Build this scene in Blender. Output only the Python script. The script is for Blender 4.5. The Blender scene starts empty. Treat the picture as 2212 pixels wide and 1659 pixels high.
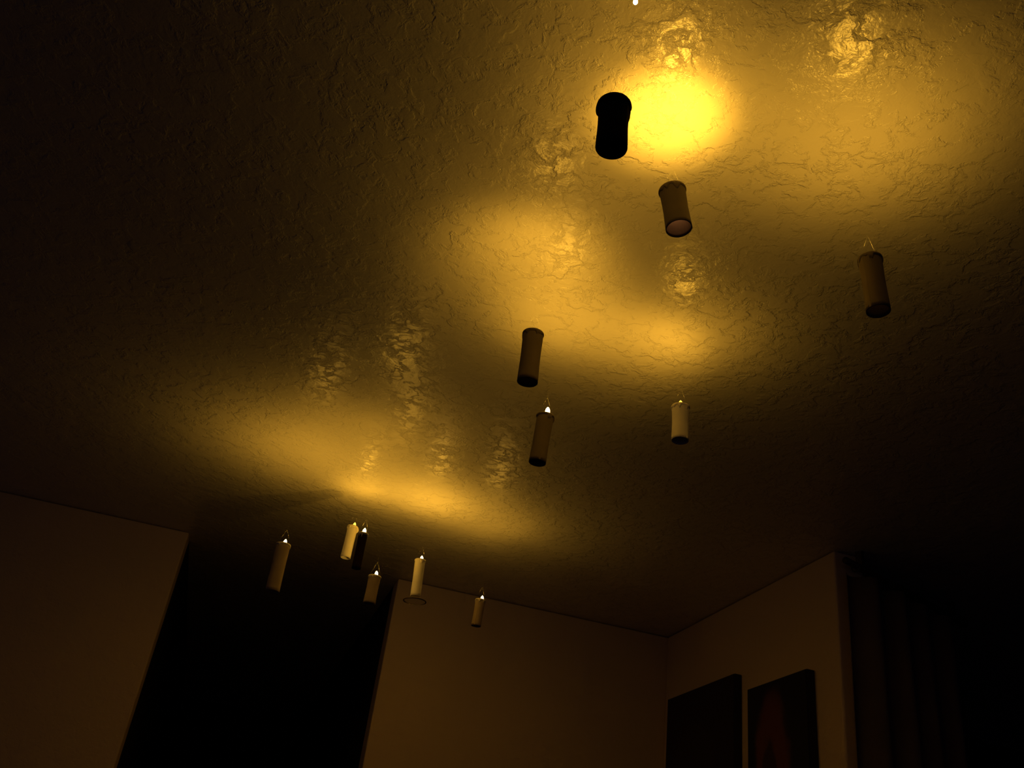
import bpy, bmesh, math, random
from mathutils import Vector, Matrix, Quaternion

scene = bpy.context.scene
COL = scene.collection
random.seed(7)

# ------------------------------------------------------------------ camera
cam_data = bpy.data.cameras.new('camera')
cam_data.sensor_fit = 'HORIZONTAL'
cam_data.sensor_width = 36.0
cam_data.lens = 36.0 * 2000.0 / 2212.0
cam_data.clip_start = 0.02
cam = bpy.data.objects.new('camera', cam_data)
COL.objects.link(cam)
right = Vector((0.946293, -0.299763, 0.121127))
up = Vector((-0.254475, -0.459478, 0.850954))
fwd = Vector((0.199429, 0.836075, 0.511083))
M = Matrix((right, up, -fwd)).transposed().to_4x4()
M.translation = Vector((0, 0, 1.14))
cam.matrix_world = M
scene.camera = cam

# ------------------------------------------------------------------ world and view
w = bpy.data.worlds.new('night')
scene.world = w
w.use_nodes = True
w.node_tree.nodes['Background'].inputs[0].default_value = (0.35, 0.38, 1.0, 1)
w.node_tree.nodes['Background'].inputs[1].default_value = 0.009
vs = scene.view_settings
vs.view_transform = 'Standard'
vs.look = 'None'
vs.exposure = 0.0
vs.gamma = 1.0
vs.use_curve_mapping = False

WARM = (1.0, 0.50, 0.042)         # colour of the warm tealights
BEAM = 0.75                      # overall strength of the upward beams
WIDE = 1.4                       # overall strength of their wide upward spread
GLOW = 0.5                       # overall strength of the bare flame light
CEIL = 2.44
T = 0.12


# ------------------------------------------------------------------ material helpers
def mat(name):
    m = bpy.data.materials.new(name)
    m.use_nodes = True
    nt = m.node_tree
    return m, nt, nt.nodes['Principled BSDF']


def node(nt, kind, **kw):
    n = nt.nodes.new(kind)
    for k, v in kw.items():
        if k.startswith('i_'):
            n.inputs[k[2:].replace('_', ' ')].default_value = v
        else:
            setattr(n, k, v)
    return n


def plaster(name, col, rough, spec, ridge, mid, fine, ridge_scale=18.0):
    """Hand-trowelled knock-down plaster: flat islands with crooked torn edges."""
    m, nt, b = mat(name)
    b.inputs['Roughness'].default_value = rough
    b.inputs['Specular IOR Level'].default_value = spec
    L = nt.links.new
    tc = node(nt, 'ShaderNodeTexCoord')
    warp = node(nt, 'ShaderNodeTexNoise', i_Scale=ridge_scale * 1.2, i_Detail=4.0)
    L(tc.outputs['Object'], warp.inputs['Vector'])
    mix = node(nt, 'ShaderNodeMixRGB', blend_type='ADD', i_Fac=0.06)
    L(tc.outputs['Object'], mix.inputs[1])
    L(warp.outputs['Color'], mix.inputs[2])
    n1 = node(nt, 'ShaderNodeTexNoise', i_Scale=ridge_scale, i_Detail=6.0, i_Roughness=0.62)
    L(mix.outputs[0], n1.inputs['Vector'])
    r1 = node(nt, 'ShaderNodeMapRange', interpolation_type='SMOOTHSTEP')
    r1.inputs['From Min'].default_value = 0.45
    r1.inputs['From Max'].default_value = 0.57
    L(n1.outputs['Fac'], r1.inputs['Value'])
    # the strength of the torn edges wanders over the surface
    n3 = node(nt, 'ShaderNodeTexNoise', i_Scale=4.0, i_Detail=2.0)
    L(tc.outputs['Object'], n3.inputs['Vector'])
    r3 = node(nt, 'ShaderNodeMapRange')
    r3.inputs['From Min'].default_value = 0.3
    r3.inputs['From Max'].default_value = 0.7
    r3.inputs['To Min'].default_value = 0.35
    L(n3.outputs['Fac'], r3.inputs['Value'])
    mul = node(nt, 'ShaderNodeMath', operation='MULTIPLY')
    L(r1.outputs[0], mul.inputs[0])
    L(r3.outputs[0], mul.inputs[1])
    n2 = node(nt, 'ShaderNodeTexNoise', i_Scale=70.0, i_Detail=5.0, i_Roughness=0.6)
    L(tc.outputs['Object'], n2.inputs['Vector'])
    b1 = node(nt, 'ShaderNodeBump', i_Strength=1.0, i_Distance=ridge)
    L(mul.outputs[0], b1.inputs['Height'])
    b2 = node(nt, 'ShaderNodeBump', i_Strength=1.0, i_Distance=fine)
    L(n2.outputs['Fac'], b2.inputs['Height'])
    n4 = node(nt, 'ShaderNodeTexNoise', i_Scale=34.0, i_Detail=3.0, i_Roughness=0.55)
    L(mix.outputs[0], n4.inputs['Vector'])
    b3 = node(nt, 'ShaderNodeBump', i_Strength=1.0, i_Distance=mid)
    L(n4.outputs['Fac'], b3.inputs['Height'])
    L(b1.outputs[0], b3.inputs['Normal'])
    L(b3.outputs[0], b2.inputs['Normal'])
    L(b2.outputs[0], b.inputs['Normal'])
    # slight unevenness of the paint itself
    cr = node(nt, 'ShaderNodeValToRGB')
    cr.color_ramp.elements[0].color = tuple(c * 0.93 for c in col) + (1,)
    cr.color_ramp.elements[1].color = tuple(col) + (1,)
    L(n3.outputs['Fac'], cr.inputs[0])
    L(cr.outputs[0], b.inputs['Base Color'])
    return m


def simple(name, col, rough=0.6, spec=0.4, bump_scale=0, bump=0.0, var=0.1, scale=8.0):
    m, nt, b = mat(name)
    b.inputs['Roughness'].default_value = rough
    b.inputs['Specular IOR Level'].default_value = spec
    L = nt.links.new
    tc = node(nt, 'ShaderNodeTexCoord')
    n = node(nt, 'ShaderNodeTexNoise', i_Scale=scale, i_Detail=4.0)
    L(tc.outputs['Object'], n.inputs['Vector'])
    cr = node(nt, 'ShaderNodeValToRGB')
    cr.color_ramp.elements[0].position = 0.3
    cr.color_ramp.elements[1].position = 0.7
    cr.color_ramp.elements[0].color = tuple(c * (1 - var) for c in col) + (1,)
    cr.color_ramp.elements[1].color = tuple(min(1, c * (1 + var)) for c in col) + (1,)
    L(n.outputs['Fac'], cr.inputs[0])
    L(cr.outputs[0], b.inputs['Base Color'])
    if bump_scale:
        n2 = node(nt, 'ShaderNodeTexNoise', i_Scale=float(bump_scale), i_Detail=3.0)
        L(tc.outputs['Object'], n2.inputs['Vector'])
        bp = node(nt, 'ShaderNodeBump', i_Strength=1.0, i_Distance=bump)
        L(n2.outputs['Fac'], bp.inputs['Height'])
        L(bp.outputs[0], b.inputs['Normal'])
    return m


def emitter(name, col, strength):
    m, nt, b = mat(name)
    b.inputs['Base Color'].default_value = (0.9, 0.8, 0.5, 1)
    b.inputs['Emission Color'].default_value = tuple(col) + (1,)
    b.inputs['Emission Strength'].default_value = strength
    return m


M_CEIL = plaster('textured_ceiling_paint', (0.78, 0.74, 0.66), 0.28, 0.7, 0.0023, 0.0018, 0.0007)
M_WALL = plaster('textured_wall_paint', (0.82, 0.66, 0.50), 0.60, 0.3, 0.0008, 0.0010, 0.0005)
M_SHADE_WALL = simple('wall_shade_colour', (0.02, 0.022, 0.035), 0.8, 0.2, 60, 0.0006)  # near-black puts the darkness of the unlit spaces into the wall colour
M_FLOOR = simple('carpet', (0.10, 0.075, 0.05), 0.95, 0.1, 300, 0.003)
M_PAPER = simple('white_paper', (0.80, 0.76, 0.66), 0.7, 0.25, 40, 0.0006, 0.05, 30)
M_HALF_SHADE = simple('paper_half_shade', (0.40, 0.32, 0.24), 0.75, 0.2, 40, 0.0006, 0.08, 30)  # paper darkened in its colour for tubes standing in half shade
M_DEEP_SHADE = simple('paper_deep_shade', (0.22, 0.18, 0.11), 0.75, 0.2, 40, 0.0006, 0.08, 30)  # deeper copy of the paper, tube shade put into the base colour
M_WAX = simple('hot_glue_drips', (0.84, 0.78, 0.64), 0.35, 0.5, 0, 0, 0.04, 40)
M_BLACK_SHADE = simple('tube_black_shade', (0.012, 0.010, 0.010), 0.9, 0.1, 40, 0.0006)  # black holds the shade of a tube that no flame lights
M_CUP = simple('tealight_cup', (0.75, 0.70, 0.62), 0.4, 0.5)
M_THREAD, _nt, _b = mat('clear_fishing_line')
_b.inputs['Base Color'].default_value = (0.5, 0.5, 0.5, 1)
_b.inputs['Alpha'].default_value = 0.05
M_FLAME = emitter('lit_flame_bulb', (1.0, 0.72, 0.32), 9.0)
M_FLAME_DIM = emitter('amber_flame_bulb', (1.0, 0.62, 0.06), 2.2)
M_OFF = simple('unlit_flame_bulb', (0.5, 0.4, 0.2), 0.4)
M_CANVAS_EDGE = simple('canvas_edge', (0.03, 0.03, 0.045), 0.8, 0.2)
M_CURTAIN = simple('dark_curtain_cloth', (0.22, 0.17, 0.15), 0.9, 0.1, 120, 0.0006)
M_WOOD = simple('dark_wood', (0.05, 0.03, 0.022), 0.5, 0.4)
M_PLASTIC = simple('clear_plastic', (0.75, 0.70, 0.62), 0.3, 0.5)
M_PLASTIC.node_tree.nodes['Principled BSDF'].inputs['Alpha'].default_value = 0.22


# ------------------------------------------------------------------ mesh helpers
def obj(name, bm, m, parent=None, smooth=False):
    me = bpy.data.meshes.new(name)
    bmesh.ops.recalc_face_normals(bm, faces=bm.faces)
    bm.to_mesh(me)
    bm.free()
    if smooth:
        for p in me.polygons:
            p.use_smooth = True
    mats = m if isinstance(m, (list, tuple)) else [m]
    for k in mats:
        me.materials.append(k)
    o = bpy.data.objects.new(name, me)
    COL.objects.link(o)
    if parent:
        o.parent = parent
    return o


def box(bm, x0, x1, y0, y1, z0, z1, bevel=0.0):
    r = bmesh.ops.create_cube(bm, size=1.0)
    vs_ = r['verts']
    for v in vs_:
        v.co = Vector((x0 + (v.co.x + .5) * (x1 - x0), y0 + (v.co.y + .5) * (y1 - y0), z0 + (v.co.z + .5) * (z1 - z0)))
    if bevel:
        es = list({e for v in vs_ for e in v.link_edges})
        bmesh.ops.bevel(bm, geom=es, offset=bevel, segments=3, affect='EDGES', profile=0.5)


def struct(name, bm, m, label, parent=None):
    o = obj(name, bm, m, parent)
    o['kind'] = 'structure'
    o['label'] = label
    return o


def tag(o, label, cat, group=None):
    o['label'] = label
    o['category'] = cat
    if group:
        o['group'] = group
    return o


def lathe(bm, prof, seg=40, wob=None, close=False):
    rings = []
    for i, (r, z) in enumerate(prof):
        ring = []
        for k in range(seg):
            a = 2 * math.pi * k / seg
            rr, zz = (r, z) if wob is None else wob(i, a, r, z)
            ring.append(bm.verts.new((rr * math.cos(a), rr * math.sin(a), zz)))
        rings.append(ring)
    n = len(rings)
    for i in range(n if close else n - 1):
        A, B = rings[i], rings[(i + 1) % n]
        for k in range(seg):
            bm.faces.new((A[k], A[(k + 1) % seg], B[(k + 1) % seg], B[k]))
    return rings


def rod(bm, a, b, r, seg=6):
    a, b = Vector(a), Vector(b)
    q = (b - a).to_track_quat('Z', 'Y')
    A, B = [], []
    for k in range(seg):
        t = 2 * math.pi * k / seg
        off = q @ Vector((r * math.cos(t), r * math.sin(t), 0))
        A.append(bm.verts.new(a + off))
        B.append(bm.verts.new(b + off))
    for k in range(seg):
        bm.faces.new((A[k], A[(k + 1) % seg], B[(k + 1) % seg], B[k]))
    bm.faces.new(A[::-1])
    bm.faces.new(B)


# ------------------------------------------------------------------ the room
# ceiling over the whole place, the back passage and the dark space to the right
bm = bmesh.new()
box(bm, -3.2, 5.2, -1.6, 8.2, CEIL, CEIL + 0.12)
struct('ceiling', bm, M_CEIL, 'trowel textured ceiling lit yellow by the hanging candles')
bm = bmesh.new()
box(bm, -3.2, 5.2, -1.6, 8.2, -0.1, 0.0)
struct('floor', bm, M_FLOOR, 'dark carpeted floor')

YB = 3.96
# back wall in two stretches, with the full-height dark passage between them
bm = bmesh.new()
box(bm, -3.2, -0.35, YB, YB + T, 0.0, CEIL - 0.003, 0.006)
struct('wall_back_left', bm, M_WALL, 'brown lit stretch of back wall left of the dark opening')
bm = bmesh.new()
box(bm, 0.56, 1.86 + T, YB, YB + T, 0.0, CEIL - 0.003, 0.006)
struct('wall_back_right', bm, M_WALL, 'brown lit stretch of back wall right of the dark opening')
# right wall, ending in an outside corner
bm = bmesh.new()
box(bm, 1.86, 1.86 + T, 2.64, YB, 0.0, CEIL - 0.003, 0.008)
struct('wall_right', bm, M_WALL, 'short right wall with two dark pictures, ending in an outside corner')
# passage behind the opening
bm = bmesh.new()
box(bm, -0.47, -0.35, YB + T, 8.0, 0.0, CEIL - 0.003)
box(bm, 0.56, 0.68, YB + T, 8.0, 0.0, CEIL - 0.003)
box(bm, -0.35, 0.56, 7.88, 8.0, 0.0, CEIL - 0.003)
struct('wall_passage', bm, M_SHADE_WALL, 'unlit walls of the dark passage behind the opening')
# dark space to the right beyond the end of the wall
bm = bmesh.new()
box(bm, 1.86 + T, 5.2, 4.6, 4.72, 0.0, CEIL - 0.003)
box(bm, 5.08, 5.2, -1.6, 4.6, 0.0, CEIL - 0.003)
struct('wall_far_right', bm, M_SHADE_WALL, 'unlit walls of the dark space beyond the right wall')


# ------------------------------------------------------------------ curtain beside the wall end
def curtain():
    root = bpy.data.objects.new('curtain', None)
    COL.objects.link(root)
    root.location = (1.885, 2.585, 0.0)
    root.rotation_euler = (0, 0, math.radians(22))
    tag(root, 'dark floor-length curtain in deep folds beyond the end of the right wall', 'curtain')
    bm = bmesh.new()
    n, h = 120, 14
    W, TOP = 0.62, CEIL - 0.09
    grid = []
    for side in (0, 1):
        rows = []
        for j in range(h + 1):
            z = 0.03 + (TOP - 0.03) * j / h
            row = []
            for i in range(n + 1):
                u = i / n
                f = math.sin(u * W / 0.155 * 2 * math.pi + 0.5)
                f = math.copysign(abs(f) ** 0.7, f)
                y = 0.035 * f * (1.0 + 0.15 * math.sin(z * 2.0 + u * 9)) + side * 0.003
                x = u * W + 0.004 * math.sin(z * 3 + u * 20)
                row.append(bm.verts.new((x, y, z)))
            rows.append(row)
        grid.append(rows)
    for rows in grid:
        for j in range(h):
            for i in range(n):
                bm.faces.new((rows[j][i], rows[j][i + 1], rows[j + 1][i + 1], rows[j + 1][i]))
    A, B = grid
    for j in range(h):
        for i in (0, n):
            bm.faces.new((A[j][i], A[j + 1][i], B[j + 1][i], B[j][i]))
    for j in (0, h):
        for i in range(n):
            bm.faces.new((A[j][i], A[j][i + 1], B[j][i + 1], B[j][i]))
    obj('cloth', bm, M_CURTAIN, root, True)
    bm = bmesh.new()
    rod(bm, (-0.03, 0, CEIL - 0.06), (0.72, 0, CEIL - 0.06), 0.012, 14)
    bmesh.ops.create_uvsphere(bm, u_segments=14, v_segments=10, radius=0.022,
                              matrix=Matrix.Translation((0.73, 0, CEIL - 0.06)))
    obj('curtain_rod', bm, M_WOOD, root, True)
    for x in (0.06, 0.66):
        bm = bmesh.new()
        box(bm, x - 0.008, x + 0.008, -0.012, 0.012, CEIL - 0.05, CEIL)
        obj('rod_bracket', bm, M_WOOD, root)
    for k in range(9):
        bm = bmesh.new()
        x = 0.03 + k * 0.07
        prof = [(0.016 + 0.0022 * math.cos(t), 0.0022 * math.sin(t)) for t in [2 * math.pi * q / 8 for q in range(8)]]
        lathe(bm, prof, 18, close=True)
        bmesh.ops.rotate(bm, verts=bm.verts, cent=(0, 0, 0), matrix=Matrix.Rotation(math.pi / 2, 3, 'Y'))
        bmesh.ops.translate(bm, verts=bm.verts, vec=(x, 0, CEIL - 0.066))
        obj('curtain_ring', bm, M_WOOD, root, True)


curtain()


# ------------------------------------------------------------------ pictures on the right wall
def picture_material(name, blobs, base, fig):
    """Soft dim picture: a dark ground with a few broad shapes (object space metres, y/z)."""
    m, nt, b = mat(name)
    b.inputs['Roughness'].default_value = 0.7
    b.inputs['Specular IOR Level'].default_value = 0.2
    L = nt.links.new
    tc = node(nt, 'ShaderNodeTexCoord')
    nz = node(nt, 'ShaderNodeTexNoise', i_Scale=9.0, i_Detail=4.0)
    L(tc.outputs['Object'], nz.inputs['Vector'])
    add = node(nt, 'ShaderNodeMixRGB', blend_type='ADD', i_Fac=0.09)
    L(tc.outputs['Object'], add.inputs[1])
    L(nz.outputs['Color'], add.inputs[2])
    prev = None
    for (cy, cz, ry, rz, s) in blobs:
        mp = node(nt, 'ShaderNodeMapping')
        mp.inputs['Location'].default_value = (0, -(cy + .045) / ry, -(cz + .045) / rz)
        mp.inputs['Scale'].default_value = (0, 1 / ry, 1 / rz)
        L(add.outputs[0], mp.inputs['Vector'])
        ln = node(nt, 'ShaderNodeVectorMath', operation='LENGTH')
        L(mp.outputs[0], ln.inputs[0])
        mr = node(nt, 'ShaderNodeMapRange', interpolation_type='SMOOTHSTEP')
        mr.inputs['From Min'].default_value = 1.1
        mr.inputs['From Max'].default_value = 0.75
        mr.inputs['To Max'].default_value = s
        L(ln.outputs['Value'], mr.inputs['Value'])
        if prev is None:
            prev = mr
        else:
            mx = node(nt, 'ShaderNodeMath', operation='ADD' if s > 0 else 'ADD')
            mx.use_clamp = True
            L(prev.outputs[0], mx.inputs[0])
            L(mr.outputs[0], mx.inputs[1])
            prev = mx
    mix = node(nt, 'ShaderNodeMixRGB')
    mix.inputs[1].default_value = base + (1,)
    mix.inputs[2].default_value = fig + (1,)
    L(prev.outputs[0], mix.inputs[0])
    L(mix.outputs[0], b.inputs['Base Color'])
    return m


def picture(y0, y1, z0, z1, material, label):
    root = bpy.data.objects.new('picture', None)
    COL.objects.link(root)
    yc, zc = (y0 + y1) / 2, (z0 + z1) / 2
    root.location = (1.86, yc, zc)
    tag(root, label, 'picture', None)
    hy, hz = (y1 - y0) / 2, (z1 - z0) / 2
    bm = bmesh.new()
    box(bm, -0.032, -0.001, -hy, hy, -hz, hz, 0.003)
    obj('stretcher', bm, M_CANVAS_EDGE, root)
    bm = bmesh.new()
    box(bm, -0.036, -0.0325, -hy + 0.002, hy - 0.002, -hz + 0.002, hz - 0.002, 0.001)
    obj('canvas', bm, material, root)


picture(3.275, 3.86, 1.33, 2.13,
        picture_material('dark_print', [(0.05, 0.1, 0.2, 0.16, 0.5)], (0.03, 0.025, 0.04), (0.05, 0.035, 0.03)),
        'wider dark picture on the right wall, nearer the room corner')
picture(2.785, 3.175, 1.45, 2.05,
        picture_material('red_figure_print', [(0.03, 0.02, 0.115, 0.25, 1.0), (0.05, -0.02, 0.045, 0.12, -0.7)],
                         (0.02, 0.022, 0.045), (0.16, 0.055, 0.05)),
        'narrower dark picture with a dull red upright shape on the right wall')

# ------------------------------------------------------------------ hanging candles
def tube_meshes(length, rad, seed, collar, drip_dir):
    """Local frame: rim centre at the origin, tube hanging towards -Z."""
    rnd = random.Random(seed)
    wall = 0.0012
    ph = rnd.uniform(0, 6.28)

    def wob(i, a, r, z):
        k = 1 + 0.010 * math.sin(2 * a + ph) + 0.004 * math.sin(5 * a + ph * 2 + z * 40)
        return r * k, z
    bm = bmesh.new()
    n = 14
    outer = [(rad * (1.0 + 0.02 * math.cos(6.28 * i / n)), -length * (1 - i / n)) for i in range(n + 1)]
    inner = [(rad - wall, z) for (r, z) in outer[::-1]]
    lathe(bm, outer + inner, 44, wob, close=True)
    # overlapping paper seam running down the roll
    a0 = rnd.uniform(0, 6.28)
    seam = []
    for i in range(n + 1):
        z = -length * (1 - i / n)
        for j, da in enumerate((-0.10, 0.0, 0.10)):
            r = rad * (1.0 + 0.02 * math.cos(6.28 * i / n)) + (0.0007 if j == 1 else 0.0001)
            r, _ = wob(0, a0 + da, r, z)
            seam.append(bm.verts.new((r * math.cos(a0 + da), r * math.sin(a0 + da), z)))
    for i in range(n):
        for j in range(2):
            bm.faces.new((seam[i * 3 + j], seam[i * 3 + j + 1], seam[i * 3 + j + 4], seam[i * 3 + j + 3]))
    # glue drips: a lumpy bead around the rim with tongues running down
    bd = bmesh.new()
    seg = 72
    tongues = [(rnd.uniform(0, 6.28), rnd.uniform(0.10, 0.26), rnd.uniform(0.3, 1.0)) for _ in range(9)]
    if drip_dir is not None:
        tongues.append((drip_dir, 0.35, 1.3))
    tmax = 0.014 if collar < 1.5 else 0.022

    def amount(a):
        s = 0.18
        for (c, wd, h) in tongues:
            d = (a - c + math.pi) % (2 * math.pi) - math.pi
            s = max(s, h * math.exp(-(d / wd) ** 2))
        return s
    rows = []
    m = 12
    for k in range(seg):
        a = 2 * math.pi * k / seg
        s = amount(a)
        dl = tmax * s
        col = []
        for j in range(m + 1):
            t = j / m
            th = (0.0010 + 0.0016 * collar * (0.5 + 0.5 * s)) * math.sin(math.pi * min(1, 0.12 + 0.86 * t)) ** 0.6
            if drip_dir is not None:
                d = (a - drip_dir + math.pi) % (2 * math.pi) - math.pi
                th += 0.0035 * math.exp(-(d / 0.4) ** 2) * math.sin(math.pi * t)
            r = rad * 1.02 + th
            col.append(bd.verts.new((r * math.cos(a), r * math.sin(a), 0.0016 - (dl + 0.003) * t)))
        # fold over the rim to the inside
        for (rr, zz) in ((rad * 0.985, 0.0024), (rad * 0.90, 0.0018), (rad * 0.86, -0.001)):
            col.insert(0, bd.verts.new((rr * math.cos(a), rr * math.sin(a), zz)))
        rr = rad * 1.0
        col.append(bd.verts.new((rr * math.cos(a), rr * math.sin(a), 0.0010 - (dl + 0.003))))
        rows.append(col)
    for k in range(seg):
        A, B = rows[k], rows[(k + 1) % seg]
        for j in range(len(A) - 1):
            bd.faces.new((A[j], A[j + 1], B[j + 1], B[j]))
    return bm, bd


def flame_mesh(r=0.0056, h=0.018, lean=0.0, az=0.0):
    bm = bmesh.new()
    prof = [(0.0003, 0.0), (r * .75, 0.0006), (r, h * .22), (r * .98, h * .36), (r * .88, h * .58), (r * .62, h * .78), (r * .3, h * .92), (0.0002, h)]
    lathe(bm, prof, 20)
    for v in bm.verts:
        k = (v.co.z / h) ** 1.5 * lean
        v.co.x += math.cos(az) * k
        v.co.y += math.sin(az) * k
    bm.faces.ensure_lookup_table()
    return bm


def candle(top, bottom, aim, beam, glow, label, rad=0.020, seed=1, collar=1.0, drip=None,
           off=(0.0, 0.0), lit='bright', body=None, cone=80, blend=1.0, rise=0.0, leak=0.0, wide=0.5):
    top, bottom = Vector(top), Vector(bottom)
    axis = (top - bottom).normalized()
    length = (top - bottom).length
    root = bpy.data.objects.new('hanging_candle', None)
    COL.objects.link(root)
    root.location = top
    root.rotation_mode = 'QUATERNION'
    q = Vector((0, 0, 1)).rotation_difference(axis)
    root.rotation_quaternion = q
    tag(root, label, 'candle', 'candles hanging under the ceiling')
    tb, db = tube_meshes(length, rad, seed, collar, drip)
    obj('tube', tb, body or M_PAPER, root, True)
    obj('glue_drips', db, body if body in (M_BLACK_SHADE, M_DEEP_SHADE) else M_WAX, root, True)
    # tealight seated just inside the rim
    bm = bmesh.new()
    R = rad - 0.0016
    lathe(bm, [(0.0004, -0.014), (R * .96, -0.014), (R, -0.013), (R, -0.0015), (R * .95, -0.0008), (R * .6, -0.0022), (R * .24, 0.0000), (0.0004, 0.0002)], 36)
    tl = obj('tealight', bm, M_CUP, root, True)
    bm = flame_mesh(lean=0.0008, az=seed * 1.7)
    bmesh.ops.translate(bm, verts=bm.verts, vec=(off[0], off[1], rise))
    fm = {'bright': M_FLAME, 'amber': M_FLAME_DIM, 'off': M_OFF}[lit]
    obj('flame_bulb', bm, fm, tl, True)
    # two legs of line from the rim up to a knot, then one line to the ceiling
    qi = q.inverted()
    h = CEIL - top.z
    kz = min(0.05, h * 0.5)
    knot = qi @ Vector((0, 0, kz))
    end = qi @ Vector((0, 0, h))
    bm = bmesh.new()
    rod(bm, (rad, 0, 0.001), knot, 0.00006, 4)
    rod(bm, (-rad, 0, 0.001), knot, 0.00006, 4)
    rod(bm, knot, end, 0.00006, 4)
    obj('hanging_line', bm, M_THREAD, root)
    # light of the tealight: a beam through the tip and a weaker all-round glow
    base = top + axis * (0.021 + max(rise, 0.0)) + q @ Vector((off[0], off[1], 0))
    if beam:
        ld = bpy.data.lights.new('tealight_beam', 'SPOT')
        ld.energy = beam * BEAM
        ld.color = WARM
        ld.shadow_soft_size = 0.004
        ld.spot_size = math.radians(cone)
        ld.spot_blend = blend
        lo = bpy.data.objects.new('tealight_beam', ld)
        COL.objects.link(lo)
        lo.parent = root
        dirw = (Vector(aim) - base).normalized()
        lo.rotation_mode = 'QUATERNION'
        lo.location = qi @ (base - top)
        lo.rotation_quaternion = qi @ dirw.to_track_quat('-Z', 'Y')
    if wide:
        ld = bpy.data.lights.new('tealight_spread', 'SPOT')
        ld.energy = wide * WIDE
        ld.color = WARM
        ld.shadow_soft_size = 0.004
        ld.spot_size = math.radians(176)
        ld.spot_blend = 1.0
        lo = bpy.data.objects.new('tealight_spread', ld)
        COL.objects.link(lo)
        lo.parent = root
        lo.rotation_mode = 'QUATERNION'
        lo.location = qi @ (base + Vector((0, 0, 0.001)) - top)
        lo.rotation_quaternion = Quaternion((1, 0, 0), math.pi)
    if glow:
        ld = bpy.data.lights.new('tealight_glow', 'POINT')
        ld.energy = glow * GLOW
        ld.color = WARM
        ld.shadow_soft_size = 0.003
        lo = bpy.data.objects.new('tealight_glow', ld)
        COL.objects.link(lo)
        lo.parent = root
        lo.location = qi @ (base + Vector((0, 0, 0.0015)) - top)
    if leak:
        ld = bpy.data.lights.new('tealight_leak', 'POINT')
        ld.energy = leak
        ld.color = (1.0, 0.45, 0.20)
        ld.shadow_soft_size = 0.006
        lo = bpy.data.objects.new('tealight_leak', ld)
        COL.objects.link(lo)
        lo.parent = root
        lo.location = (0, 0, -0.024)
    return root


M_BROWN_SHADE = simple('tube_brown_shade', (0.045, 0.022, 0.016), 0.85, 0.1, 40, 0.0005)  # unlit body, its shade painted as dark brown

candle((0.273, 0.798, 2.076), (0.274, 0.797, 2.000), (0.31, 0.92, 2.44), 0, 0,
       'unlit candle tube, its shade coloured black, with a thick collar, darkest and nearest of the hanging candles',
       rad=0.0198, seed=1, collar=1.6, lit='off', body=M_BLACK_SHADE, wide=0)
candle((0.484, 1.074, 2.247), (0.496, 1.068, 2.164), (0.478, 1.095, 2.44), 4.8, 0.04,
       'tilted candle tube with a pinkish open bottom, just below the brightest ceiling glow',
       rad=0.0215, seed=2, collar=0.6, body=M_DEEP_SHADE, off=(0.002, 0.002), cone=88, wide=1.0, leak=0.018)
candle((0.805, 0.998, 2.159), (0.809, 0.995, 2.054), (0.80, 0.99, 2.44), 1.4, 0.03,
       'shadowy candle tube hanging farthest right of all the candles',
       rad=0.0182, seed=3, collar=0.5, rise=-0.008, body=M_DEEP_SHADE, cone=120, wide=0.7, leak=0.004)
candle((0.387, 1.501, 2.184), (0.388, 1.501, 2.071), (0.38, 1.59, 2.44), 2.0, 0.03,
       'candle tube with dark shade in its colour, in the middle, above the two candles at mid height',
       rad=0.0200, seed=4, collar=0.7, rise=-0.008, body=M_DEEP_SHADE, cone=105, leak=0.001)
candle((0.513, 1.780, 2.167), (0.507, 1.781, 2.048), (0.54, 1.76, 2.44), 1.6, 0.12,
       'dim candle tube with a sparkling white flame, directly below the dark-shaded middle tube',
       rad=0.0190, seed=5, body=M_DEEP_SHADE, cone=105, off=(0.001, -0.008), rise=0.004)
candle((0.812, 1.703, 2.239), (0.813, 1.702, 2.151), (0.74, 1.80, 2.44), 1.15, 0.03,
       'short cream candle with an amber flame, right of the middle of the picture',
       rad=0.0195, seed=6, cone=120, lit='amber')
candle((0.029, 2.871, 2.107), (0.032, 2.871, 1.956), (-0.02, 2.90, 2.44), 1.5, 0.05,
       'long candle with shade in its brown colour, leftmost of the candles before the dark opening',
       rad=0.0210, seed=7, body=M_HALF_SHADE, cone=115, off=(0.003, -0.004))
candle((0.244, 3.079, 2.293), (0.242, 3.079, 2.179), (0.25, 3.05, 2.44), 0.18, 0.04,
       'bright yellow candle with a drip lump at its top right',
       rad=0.0165, seed=8, cone=125, lit='amber', wide=0.3, drip=0.0, off=(0.004, 0.0))
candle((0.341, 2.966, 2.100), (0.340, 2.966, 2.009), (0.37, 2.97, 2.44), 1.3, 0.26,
       'short candle with shade in its grey-brown colour and a white flame, lowest before the dark opening',
       rad=0.0195, seed=9, body=M_HALF_SHADE, cone=110, off=(0.003, -0.003), rise=0.002)
tall = candle((0.493, 3.048, 2.217), (0.498, 3.047, 2.090), (0.50, 3.03, 2.44), 1.2, 0.08,
       'tall bright yellow candle at the right edge of the dark opening',
       rad=0.0175, seed=10, cone=120, off=(0.004, 0.0))
DZ = -0.148                      # the dish hangs a little below the bottom of the tube
bm = bmesh.new()
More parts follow.
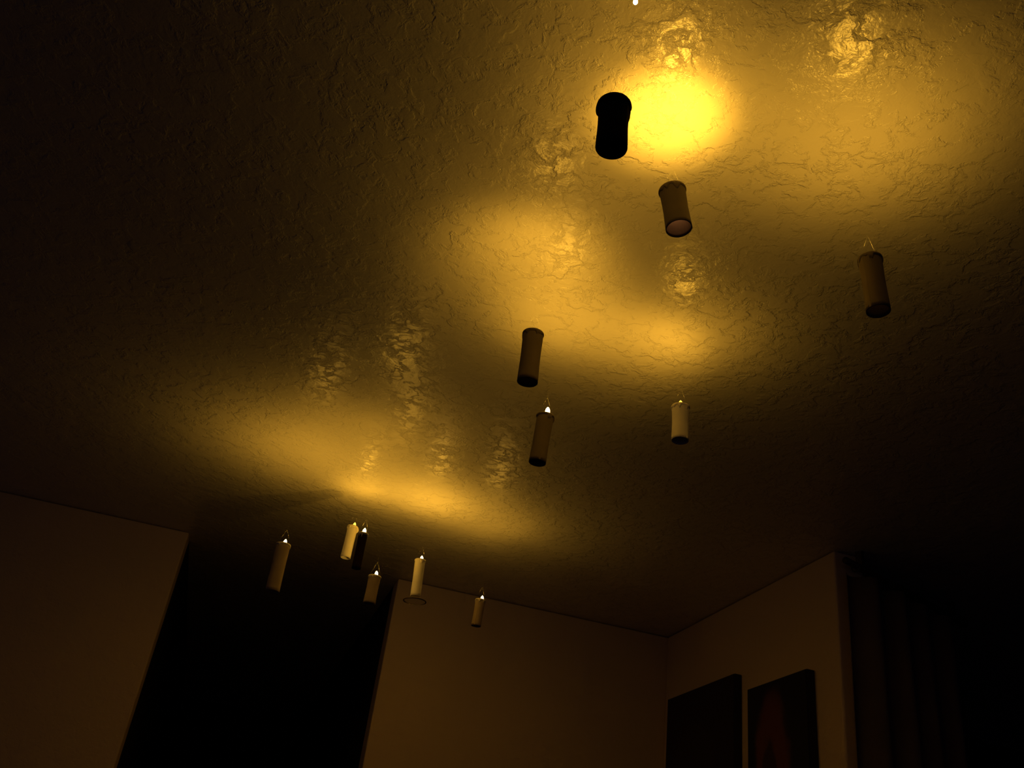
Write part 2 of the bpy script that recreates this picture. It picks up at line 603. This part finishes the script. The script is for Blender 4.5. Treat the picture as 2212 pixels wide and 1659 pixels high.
lathe(bm, [(0.0005, DZ), (0.0330, DZ), (0.0385, DZ + .0040), (0.0375, DZ + .0045), (0.0325, DZ + .0010), (0.0005, DZ + .0010)], 48)
dish = obj('drip_dish', bm, M_PLASTIC, tall, True)
dish['label'] = 'clear round shallow dish under the tube'
bm = bmesh.new()
lathe(bm, [(0.0378 + 0.0022 * math.cos(t), DZ + .0042 + 0.0022 * math.sin(t)) for t in [2 * math.pi * q / 8 for q in range(8)]], 48, close=True)
rim = obj('dish_rim', bm, M_WOOD, dish, True)
for sx in (-1, 1):
    bm = bmesh.new()
    rod(bm, (sx * 0.0174, 0, -0.120), (sx * 0.0330, 0, DZ + 0.002), 0.0004, 6)
    obj('dish_tie', bm, M_THREAD, dish)
candle((0.240, 2.596, 2.098), (0.241, 2.596, 1.992), (0.09, 2.76, 2.44), 1.1, 0.24,
       'candle with shade in its dark brown colour, little seen but its white flame, beside the bright candle with a lump',
       rad=0.0130, seed=11, cone=120, body=M_BROWN_SHADE, off=(0.001, -0.003))
candle((0.746, 3.138, 2.154), (0.743, 3.139, 2.061), (0.70, 3.09, 2.44), 0.6, 0.05,
       'small dim candle in front of the back wall, rightmost of the far candles',
       rad=0.0170, seed=12, body=M_HALF_SHADE, cone=110, off=(0.004, -0.003))

# the bare flame at the top edge of the picture
rb = bpy.data.objects.new('light_bulb', None)
COL.objects.link(rb)
rb.location = (0.287, 0.789, 2.279)
tag(rb, 'bare flame-shaped light hanging above the unlit candle, at the top edge', 'light bulb')
bm = flame_mesh(0.0034, 0.012)
obj('bulb', bm, M_FLAME, rb, True)
bm = bmesh.new()
rod(bm, (0, 0, 0.0095), (0, 0, CEIL - 2.279), 0.00006, 4)
obj('hanging_line', bm, M_THREAD, rb)
ld = bpy.data.lights.new('bulb_glow', 'POINT')
ld.energy = 0.30
ld.color = WARM
ld.shadow_soft_size = 0.004
lo = bpy.data.objects.new('bulb_glow', ld)
COL.objects.link(lo)
lo.parent = rb
lo.location = (0, 0, 0.016)
